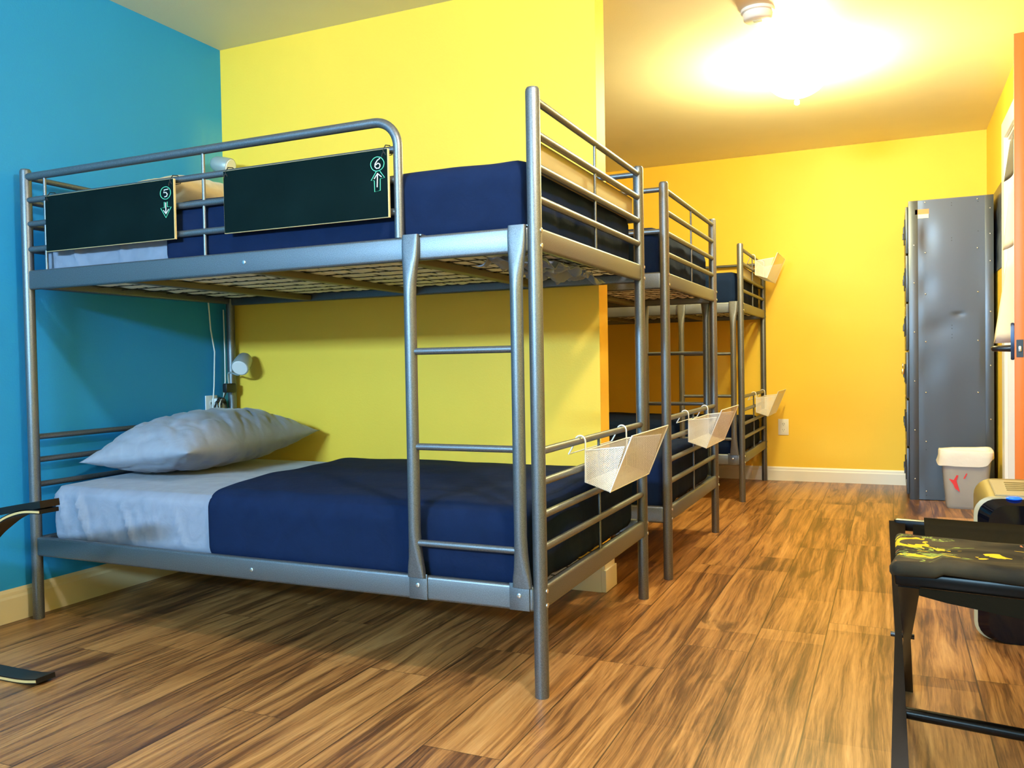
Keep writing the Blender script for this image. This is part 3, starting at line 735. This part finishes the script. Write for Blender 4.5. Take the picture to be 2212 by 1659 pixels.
# ------------------------------------------------------------------ ceiling lamps and smoke detector
M_glass = mat('lit_glass_shade', (1, 0.95, 0.85), 0.3, emit=(1.0, 0.86, 0.55), estr=85)
M_glassf = mat('lit_glass_shade_front', (1, 0.95, 0.85), 0.3, emit=(1.0, 0.95, 0.88), estr=6)
def dome_lamp(loc, m, label, power, col, r=0.155):
    root = empty('ceiling_lamp', loc); tag(root, label, 'ceiling lamp', 'ceiling dome lamps')
    tube('ceiling_plate', [(0, 0, 0), (0, 0, -0.022)], [r*0.75, r*0.72], M_white, root, 40)
    bm = bmesh.new(); pts, rs = [], []
    for i in range(13):
        a = PI/2*i/12; pts.append((0, 0, -0.05-0.125*math.sin(a))); rs.append(max(0.006, r*math.cos(a)))
    pts = [(0, 0, -0.022), (0, 0, -0.034)]+pts; rs = [r*0.74, r*0.95]+rs
    add_tube(bm, pts, rs, 40); obj('glass_shade', bm, m, root, smooth=True)
    tube('finial', [(0, 0, -0.170), (0, 0, -0.186), (0, 0, -0.192), (0, 0, -0.206), (0, 0, -0.212)], [0.006, 0.007, 0.013, 0.013, 0.005], M_white, root, 20)
    if power: 
        b_ = bulb('lamp_bulb_light', (loc[0], loc[1], loc[2]-0.235), power, col, 0.06)
    return root
dome_lamp((0.42, 2.44, CEIL), M_glass, 'glaring lit dome lamp on the ceiling above the walkway', 80, WARM)
dome_lamp((0.70, -0.75, CEIL), M_glassf, 'second dome lamp on the ceiling above the front of the room', 84, (1.0, 0.96, 0.92))
sd = empty('smoke_detector', (0.335, 1.70, CEIL)); tag(sd, 'round white smoke detector on the ceiling beside the dome lamp', 'smoke detector')
tube('base_ring', [(0, 0, 0), (0, 0, -0.012), (0, 0, -0.014)], [0.070, 0.070, 0.066], M_white, sd, 36)
tube('housing', [(0, 0, -0.014), (0, 0, -0.018), (0, 0, -0.040), (0, 0, -0.046)], [0.060, 0.062, 0.058, 0.050], M_white, sd, 36)
bm = bmesh.new()
for k in range(4): add_box(bm, -0.018, 0.018, -0.014+k*0.008, -0.011+k*0.008, -0.0475, -0.0455)
obj('vent_slot', bm, M_lamp, sd)

# ------------------------------------------------------------------ locker bank
def locker_mat(name, k=1.0):
    m = mat(name, (0.085*k, 0.100*k, 0.125*k), 0.30, 0.55, spec=0.6); g = G(m); v, q = g.coord()
    g.put(g.b.inputs['Roughness'], g.m('ADD', 0.30, g.m('MULTIPLY', g.noise(v, 4, 1), 0.12)))
    return m
M_lock = locker_mat('locker_steel'); M_lockd = mat('locker_dark_recess', (0.015, 0.017, 0.022), 0.5)
LX0, LX1, LY0, LY1, LH = 0.942, 1.398, 3.705, 4.318, 1.83
lk = empty('locker', (LX0, LY0, 0)); tag(lk, 'tall dented grey steel locker with riveted side in the far right corner', 'locker')
DX, DY = LX1-LX0, LY1-LY0
box('cabinet_body', (0.0, DX, 0.030, DY, 0.0, LH), M_lock, lk, 0.003)
bm = bmesh.new(); nx_, nz_ = 50, 190; V = {}
DENT = [(0.10, 1.60, 0.05, 0.10, 0.006), (0.09, 1.30, 0.06, 0.09, 0.004), (0.16, 1.05, 0.09, 0.06, 0.004), (0.27, 1.13, 0.03, 0.012, 0.004), (0.12, 0.82, 0.07, 0.10, 0.003), (0.10, 0.2, 0.06, 0.12, 0.003), (0.30, 0.6, 0.08, 0.2, 0.002)]
for i in range(nx_+1):
    for j in range(nz_+1):
        x, z = 0.052+(DX-0.097)*i/nx_, 0.004+(LH-0.008)*j/nz_
        e = min(1, 12*min(i/nx_, 1-i/nx_))
        y = 0.0007+e*(0.0022*noise.noise(Vector((x*4, z*3, 1)))-0.001)
        for (cx_, cz_, wx, wz, dd) in DENT: y += e*dd*math.exp(-((x-cx_)/wx)**2-((z-cz_)/wz)**2)*0.8
        V[i, j] = bm.verts.new((x, min(y, 0.02)-0.004*e*0, z))
for i in range(nx_):
    for j in range(nz_): bm.faces.new((V[i, j], V[i+1, j], V[i+1, j+1], V[i, j+1]))
obj('side_sheet', bm, M_lock, lk, smooth=True)
box('top_flange', (0.05, DX-0.04, 0.0005, 0.031, LH-0.005, LH), M_lock, lk)
box('front_flange', (0.0, 0.052, -0.0015, 0.031, 0.0, LH), M_lock, lk, 0.0007)
box('rear_flange', (DX-0.045, DX, -0.0015, 0.031, 0.0, LH), M_lock, lk, 0.0007)
bm = bmesh.new()
for k, (x, zs) in enumerate(((0.030, (0.13, 0.43, 0.73, 1.03, 1.33, 1.56)), (0.092, (0.055, 0.36, 0.66, 0.97, 1.26, 1.51, 1.815)), (0.372, (0.66, 0.97, 1.26, 1.52, 1.81)), (DX-0.018, (0.50, 0.82, 1.14, 1.44, 1.60, 1.75)))):
    for z in zs: bmesh.ops.create_uvsphere(bm, u_segments=10, v_segments=6, radius=0.0052, matrix=Matrix.Translation((x, -0.001, z)))
obj('rivet', bm, M_zinc, lk, smooth=True)['kind'] = 'stuff'
bm = bmesh.new()
for x, zs in ((0.235, (1.80, 1.785, 1.59, 1.575, 1.065, 1.045, 1.01, 0.99)), (0.375, (1.795, 1.62)), (0.092, (1.79, 0.03, 0.31))):
    for z in zs: add_tube(bm, [(x, 0.0065, z), (x, -0.0008, z)], 0.0028, 8)
obj('screw_hole', bm, M_lockd, lk)
NT = 6
for col_ in range(2):
    for t in range(NT):
        y0 = 0.02+col_*0.292; z0 = 0.03+t*0.297
        d_ = box('locker_door', (-0.016, -0.001, y0, y0+0.283, z0, z0+0.285), M_lock, lk, 0.003)
        bm = bmesh.new(); add_box(bm, -0.0225, -0.016, y0+0.012, y0+0.060, z0+0.09, z0+0.21, 0.002); obj('handle_recess', bm, M_lockd, d_)
        bm = bmesh.new(); add_box(bm, -0.030, -0.0225, y0+0.026, y0+0.044, z0+0.125, z0+0.165, 0.002); obj('latch', bm, M_lock, d_)
st_ = empty('warning_sticker', (LX0+0.075, LY0-0.0005, 1.745)); tag(st_, 'small orange and white sticker near the top of the locker side', 'sticker')
box('orange_band', (-0.038, 0.038, -0.0010, 0, 0.0, 0.030), mat('orange_sticker', (0.85, 0.25, 0.08), 0.5), st_)
box('white_band', (-0.038, 0.036, -0.0008, 0, -0.024, 0.0), mat('pale_sticker', (0.85, 0.75, 0.60), 0.5), st_)
M_brass = mat('brass', (0.75, 0.45, 0.12), 0.25, 0.9)
pk = empty('padlock', (0.9095, LY0+0.052, 0.835)); tag(pk, 'small brass padlock hanging on the front of the locker', 'padlock')
box('lock_body', (-0.010, 0.006, -0.018, 0.018, -0.062, -0.028), M_brass, pk, 0.003)
bm = bmesh.new(); add_tube(bm, [(-0.002, -0.011, -0.03), (-0.002, -0.011, -0.008)] + [(-0.002, -0.011*math.cos(a), -0.006+0.011*math.sin(a)) for a in [i*PI/8 for i in range(1, 8)]]+[(-0.002, 0.011, -0.008), (-0.002, 0.011, -0.03)], 0.0028, 8)
obj('shackle', bm, M_zinc, pk, smooth=True)

# ------------------------------------------------------------------ waste bin with bag
M_clear = mat('translucent_bin_plastic', (0.55, 0.53, 0.50), 0.2); G(M_clear).b.inputs['Alpha'].default_value = 0.55
M_bag = mat('white_bin_bag', (0.85, 0.80, 0.74), 0.45, bump=(18, 0.5, 0.01)); G(M_bag).b.inputs['Subsurface Weight'].default_value = 0.1
M_red = mat('red_print', (0.72, 0.03, 0.03), 0.5)
bn = empty('waste_bin', (1.232, 3.50, 0)); tag(bn, 'clear plastic waste bin with a white bag, standing in front of the locker', 'waste bin')
bm = bmesh.new()
def rrect(bm, hx_, hy_, z, p=5, seg=48, wav=None):
    out = []
    for k in range(seg):
        a = 2*PI*k/seg; c, s = math.cos(a), math.sin(a)
        x = hx_*math.copysign(abs(c)**(2/p), c); y = hy_*math.copysign(abs(s)**(2/p), s)
        dz, dr = wav(a) if wav else (0, 0)
        out.append(bm.verts.new((x*(1+dr), y*(1+dr), z+dz)))
    return out
def skin(bm, rings, cap0=False, cap1=False):
    n = len(rings[0])
    for A, B in zip(rings, rings[1:]):
        for k in range(n): bm.faces.new((A[k], A[(k+1) % n], B[(k+1) % n], B[k]))
    if cap0: bm.faces.new(rings[0])
    if cap1: bm.faces.new(rings[-1])
skin(bm, [rrect(bm, 0.100, 0.070, 0.0), rrect(bm, 0.104, 0.074, 0.008), rrect(bm, 0.132, 0.092, 0.325), rrect(bm, 0.128, 0.088, 0.325), rrect(bm, 0.101, 0.071, 0.012)], True, True)
obj('bin_body', bm, M_clear, bn, autosmooth=0.7)
bm = bmesh.new()
def wv(a): return (0.012*math.sin(3*a+0.6)+0.008*noise.noise(Vector((a*2, 1, 0))), 0.02*noise.noise(Vector((math.cos(a)*2, math.sin(a)*2, 3))))
def wv0(a): return (0.006*math.sin(2*a), 0.01*noise.noise(Vector((math.cos(a)*3, math.sin(a)*3, 7))))
def wvh(a): return (0.030*math.sin(2*a+2.6)+0.018*math.cos(3*a), 0.10*max(0, math.cos(a-PI))**8+0.03*noise.noise(Vector((math.cos(a)*3, math.sin(a)*3, 9))))
rings = [rrect(bm, 0.137, 0.097, 0.262, wav=wvh), rrect(bm, 0.142, 0.101, 0.300, wav=wv), rrect(bm, 0.141, 0.100, 0.330, wav=wv0), rrect(bm, 0.137, 0.096, 0.342, wav=wv0), rrect(bm, 0.126, 0.086, 0.335, wav=wv0),
         rrect(bm, 0.118, 0.080, 0.25), rrect(bm, 0.104, 0.070, 0.10, 3), rrect(bm, 0.085, 0.055, 0.045, 2.4), rrect(bm, 0.04, 0.03, 0.028, 2)]
skin(bm, rings, False, True); obj('bin_bag', bm, M_bag, bn, smooth=True)
prism('red_arrow_print', [(-0.092, 0.175), (-0.070, 0.145), (-0.060, 0.120), (-0.035, 0.100), (-0.050, 0.155), (-0.052, 0.165), (-0.042, 0.195), (-0.052, 0.197), (-0.066, 0.168)], -0.0862, -0.0852, 'y', M_red, bn)
prism('red_bar_print', [(-0.018, 0.178), (-0.010, 0.178), (0.003, 0.208), (-0.003, 0.208)], -0.0885, -0.0875, 'y', M_red, bn)

# ------------------------------------------------------------------ air purifier
M_gold = mat('champagne_plastic', (0.26, 0.20, 0.07), 0.35, 0.3); M_gloss = mat('gloss_black', (0.003, 0.003, 0.006), 0.06, spec=0.35)
M_olive = mat('yellow_olive_plastic', (0.42, 0.34, 0.03), 0.4); M_cream = mat('cream_trim', (0.42, 0.35, 0.20), 0.4)
pu = empty('air_purifier', (1.085, 0.900, 0), 0.0); tag(pu, 'glossy black and gold air purifier with a blue light, behind the folding stool', 'air purifier')
def rr_poly(x0, x1, z0, z1, r, n=6, rt_=None):
    out = []; rt_ = r if rt_ is None else rt_
    for cx_, cz_, a0, q_ in ((x1-r, z0+r, -PI/2, r), (x1-rt_, z1-rt_, 0, rt_), (x0+rt_, z1-rt_, PI/2, rt_), (x0+r, z0+r, PI, r)):
        for i in range(n+1):
            a = a0+PI/2*i/n; out.append((cx_+q_*math.cos(a), cz_+q_*math.sin(a)))
    return out
PWD = 0.250
def tower(y0, y1, h0, h1, inset0, inset1, mtl, name, r=0.055):
    bm = bmesh.new(); A = [bm.verts.new((x, y0, z)) for x, z in rr_poly(0.018+inset0, PWD-inset0, 0.002, h0, r)]
    B = [bm.verts.new((x, y1, z)) for x, z in rr_poly(0.0+inset1, PWD-inset1, 0.002, h1, r)]
    n = len(A)
    for i in range(n): bm.faces.new((A[i], A[(i+1) % n], B[(i+1) % n], B[i]))
    bm.faces.new(A); bm.faces.new(B)
    return obj(name, bm, mtl, pu, autosmooth=0.5)
tower(0.0, 0.022, 0.425, 0.440, 0.010, 0.0, M_gloss, 'front_panel')
tower(0.022, 0.215, 0.441, 0.478, -0.008, 0.004, M_gold, 'housing')
tower(0.022, 0.028, 0.446, 0.447, -0.010, -0.010, M_cream, 'trim_ring')
prism('top_panel', [(0.050, 0.040), (PWD-0.05, 0.040), (PWD-0.045, 0.19), (0.045, 0.19)], 0.0, 0.006, 'z', M_cream, pu, 0.002).location = (0, 0, 0.0)
tp = [o for o in kids(pu) if o.name.startswith('top_panel')][0]; tp.rotation_euler = (math.atan2(0.037, 0.193), 0, 0); tp.location = (0, 0.0, 0.437)
bm = bmesh.new()
for k in range(5): add_box(bm, 0.085, 0.150, 0.085+k*0.018, 0.092+k*0.018, 0.006, 0.0075)
gr = obj('vent_grille', bm, M_gold, tp)
M_led = mat('blue_led', (0.0, 0.05, 1), 0.3, emit=(0.01, 0.10, 1.0), estr=2.5)
bm = bmesh.new(); bmesh.ops.create_uvsphere(bm, u_segments=20, v_segments=10, radius=1, matrix=Matrix.Diagonal((0.022, 0.012, 0.005, 1)))
led = obj('power_light', bm, M_led, pu, smooth=True); led.location = (0.098, 0.022, 0.444)
tube('side_knob', [(0.004, 0.10, 0.235), (-0.006, 0.10, 0.235)], 0.010, M_black, pu, 16)

# ------------------------------------------------------------------ folding stool with cushion
M_stool = mat('dark_brown_lacquer', (0.005, 0.003, 0.002), 0.3, spec=0.15); M_brown = mat('worn_brown_wood', (0.16, 0.07, 0.02), 0.35)
M_sling = mat('black_canvas', (0.009, 0.007, 0.004), 0.9, spec=0.05, bump=(300, 0.3, 0.001))
sroot = empty('folding_stool', (0.862, 0, 0), 0.0); tag(sroot, 'dark folding stool with crossed legs in the right foreground', 'stool')
SW = 0.46
def leg(pa, pb, pc, x, nm='leg'):
    """tapered board through top, pivot, bottom (y,z); wide at the ends, narrow at the pivot, as the turned frame shows"""
    P0, P1, P2 = [Vector((x, a, b_)) for a, b_ in (pa, pb, pc)]
    bm = bmesh.new(); rings = []
    n = 16
    for i in range(n+1):
        t = i/n
        p = P0.lerp(P1, t*2) if t < 0.5 else P1.lerp(P2, t*2-1)
        wd = 0.007 + 0.012*abs(2*t-1)**0.9; dp = 0.011
        d = (P2-P0).normalized(); nn = Vector((0, -d.z, d.y))
        rings.append([bm.verts.new(p+Vector((sx_*wd, 0, 0))+nn*sn*dp) for sx_, sn in ((-1, -1), (1, -1), (1, 1), (-1, 1))])
    skin(bm, rings, True, True); bmesh.ops.bevel(bm, geom=[e for e in bm.edges if len(e.link_faces) == 2 and e.calc_face_angle(0) > 1.0], offset=0.003, segments=2, affect='EDGES')
    return obj(nm, bm, M_stool, sroot, autosmooth=0.6)
nt_, ft_, pv, fb_, nb_ = (-0.290, 0.455), (0.310, 0.455), (0.010, 0.262), (0.405, 0.004), (-0.385, 0.004)
legs = []
for x in (0.0, SW):
    a_ = 1 if x == 0 else -1
    leg(nt_, (0.010, 0.262), fb_, x+0.011*a_); leg(ft_, (0.010, 0.262), nb_, x-0.006*a_)
tube('pivot_bolt', [(-0.022, 0.010, 0.262), (0.026, 0.010, 0.262)], 0.006, M_black, sroot, 12)
bm = bmesh.new(); add_tube(bm, [(0.0, -0.155, 0.153), (SW, -0.155, 0.153)], 0.012, 14); obj('stretcher', bm, M_stool, sroot, autosmooth=0.8)
box('seat_bar', (-0.014, SW+0.014, nt_[0]-0.012, nt_[0]+0.012, 0.448, 0.476), M_stool, sroot, 0.006)
box('seat_bar', (-0.014, SW+0.014, ft_[0]-0.012, ft_[0]+0.012, 0.440, 0.470), M_stool, sroot, 0.008)
bm = bmesh.new(); n = 24; A, B = [], []
for i in range(n+1):
    t = i/n; y = nt_[0]+(ft_[0]-nt_[0])*t; z = 0.477-0.045*(1-(2*t-1)**2)**0.6
    A.append((y, z)); B.append((y, z-0.003))
poly = A+B[::-1]
P0 = [bm.verts.new((0.055, y, z)) for y, z in poly]; P1 = [bm.verts.new((SW-0.055, y, z)) for y, z in poly]
for i in range(len(poly)): bm.faces.new((P0[i], P0[(i+1) % len(poly)], P1[(i+1) % len(poly)], P1[i]))
obj('seat_sling', bm, M_sling, sroot, smooth=True)
prism('seat_skirt', [(0.030, 0.352), (0.060, 0.345), (SW-0.03, 0.345), (SW-0.03, 0.460), (0.030, 0.460)], ft_[0]-0.018, ft_[0]-0.014, 'y', M_sling, sroot)
prism('front_skirt', [(0.028, 0.450), (0.028, 0.436), (0.075, 0.428), (0.30, 0.405), (SW, 0.398), (SW, 0.450)], nt_[0]-0.017, nt_[0]-0.013, 'y', M_sling, sroot)
def camo():
    m = mat('camouflage_print', (0.05, 0.05, 0.03), 0.85, spec=0.1); g = G(m); v, q = g.coord()
    n = g.noise(g.xyz(g.m('MULTIPLY', q[0], 0.55), q[1], 0), 9, 3, 0.8); n2 = g.noise(g.xyz(g.m('MULTIPLY', q[0], 0.9), q[1], 5), 11, 3, 1.2); n3 = g.noise(g.xyz(g.m('MULTIPLY', q[0], 0.6), q[1], 9), 13, 4, 1.0)
    c = g.ramp(n, [(0.35, (0.012, 0.011, 0.010)), (0.5, (0.035, 0.028, 0.018)), (0.62, (0.060, 0.045, 0.026))])
    c = g.mix(g.m('GREATER_THAN', n2, 0.61), c, (0.62, 0.40, 0.02)); c = g.mix(g.m('LESS_THAN', g.m('ABSOLUTE', g.m('SUBTRACT', n3, 0.36)), 0.010), c, (0.22, 0.28, 0.06))
    c = g.mix(g.m('LESS_THAN', n2, 0.325), c, (0.45, 0.16, 0.06))
    g.col(c); g.bump(g.noise(v, 300, 2), 0.2, 0.001); return m
M_camo = camo()
def cush(p, n):
    e = max(0, (p.y-0.02)/0.2)
    t = Vector((0, 0, 0.008*noise.noise(Vector((p.x*8, p.y*8, 2)))))
    t.z -= 0.014*(1-min(1, abs(p.y+0.10)/0.20)**2)
    if p.x < 0.06: t += Vector((-0.012*max(0, 1-abs(p.y+0.27)/0.06), -0.010*max(0, 1-abs(p.y+0.27)/0.06), -0.012*max(0, 1-abs(p.y+0.27)/0.08)))
    return t
cu = soft_box('seat_cushion', (-0.012, SW+0.012, -0.315, -0.005, 0.476, 0.506), 0.014, 0.01, M_camo, None, cush)
cu.location = sroot.location; cu.rotation_euler = sroot.rotation_euler
SHEAR = [o for o in kids(sroot)]+[cu]
for o in SHEAR:      # the cross bars run slightly askew of the leg frames
    for v_ in o.data.vertices: v_.co.y -= 0.15*v_.co.x
tag(cu, 'flat camouflage cushion lying on the folding stool', 'cushion')

# ------------------------------------------------------------------ bentwood chair at the left edge
M_bent = mat('black_stained_veneer', (0.010, 0.009, 0.008), 0.32, spec=0.3); M_birch = mat('pale_birch_edge', (0.62, 0.42, 0.18), 0.45)
ch = empty('bentwood_chair', (-1.30, -0.385, 0)); tag(ch, 'black bentwood lounge chair at the left edge of the picture', 'chair')
def band(name, pts, wy0, wy1, th, m, parent, edge=None):
    bm = bmesh.new(); n = len(pts); rings = []
    for i, (x, z) in enumerate(pts):
        a = Vector(pts[max(i-1, 0)]); b_ = Vector(pts[min(i+1, n-1)]); d = (b_-a).normalized(); nn = Vector((-d.y, d.x))
        o0 = Vector((x, z))+nn*th/2; o1 = Vector((x, z))-nn*th/2
        rings.append([bm.verts.new((o0.x, wy0, o0.y)), bm.verts.new((o0.x, wy1, o0.y)), bm.verts.new((o1.x, wy1, o1.y)), bm.verts.new((o1.x, wy0, o1.y))])
    skin(bm, rings, True, True); o = obj(name, bm, m, parent, autosmooth=0.6)
    if edge:
        bm = bmesh.new(); rings = []
        for i, (x, z) in enumerate(pts):
            a = Vector(pts[max(i-1, 0)]); b_ = Vector(pts[min(i+1, n-1)]); d = (b_-a).normalized(); nn = Vector((-d.y, d.x)); k = th/2*0.5
            rings.append([bm.verts.new((x+nn.x*k*s_, y_, z+nn.y*k*s_)) for s_, y_ in ((1, wy0), (1, wy0-0.0015), (-1, wy0-0.0015), (-1, wy0))])
        skin(bm, rings, True, True); obj('veneer_edge', bm, edge, o)
    return o
def smooth_pts(ctrl, n=8):
    out = []; c = [Vector(p) for p in ctrl]
    for i in range(len(c)-1):
        p0, p1, p2, p3 = c[max(i-1, 0)], c[i], c[i+1], c[min(i+2, len(c)-1)]
        for t in range(n):
            t /= n; out.append(tuple(0.5*((2*p1)+(-p0+p2)*t+(2*p0-5*p1+4*p2-p3)*t*t+(-p0+3*p1-3*p2+p3)*t**3)))
    out.append(tuple(c[-1])); return out
for y0 in (-0.075, -0.655):
    y1 = y0+0.060
    band('armrest', smooth_pts([(0.004, 0.514), (-0.13, 0.492), (-0.26, 0.468), (-0.42, 0.440), (-0.58, 0.415)]), y0, y1, 0.020, M_bent, ch)
    band('bent_frame', smooth_pts([(0.0, 0.493), (-0.07, 0.489), (-0.14, 0.470), (-0.20, 0.438), (-0.26, 0.396), (-0.36, 0.30), (-0.50, 0.15), (-0.64, 0.045), (-0.70, 0.012)]), y0, y1, 0.012, M_bent, ch, M_birch)
    band('floor_runner', smooth_pts([(-0.035, 0.017), (-0.09, 0.010), (-0.16, 0.0075), (-0.30, 0.0075), (-0.50, 0.0075), (-0.71, 0.011)]), y0, y1, 0.014, M_bent, ch, M_birch)
box('seat_panel', (-0.62, -0.33, -0.59, -0.08, 0.350, 0.368), M_sling, ch, 0.005)
for x in (-0.60, -0.36):
    box('cross_rail', (x-0.02, x+0.02, -0.60, -0.07, 0.335, 0.352), M_bent, ch, 0.003)
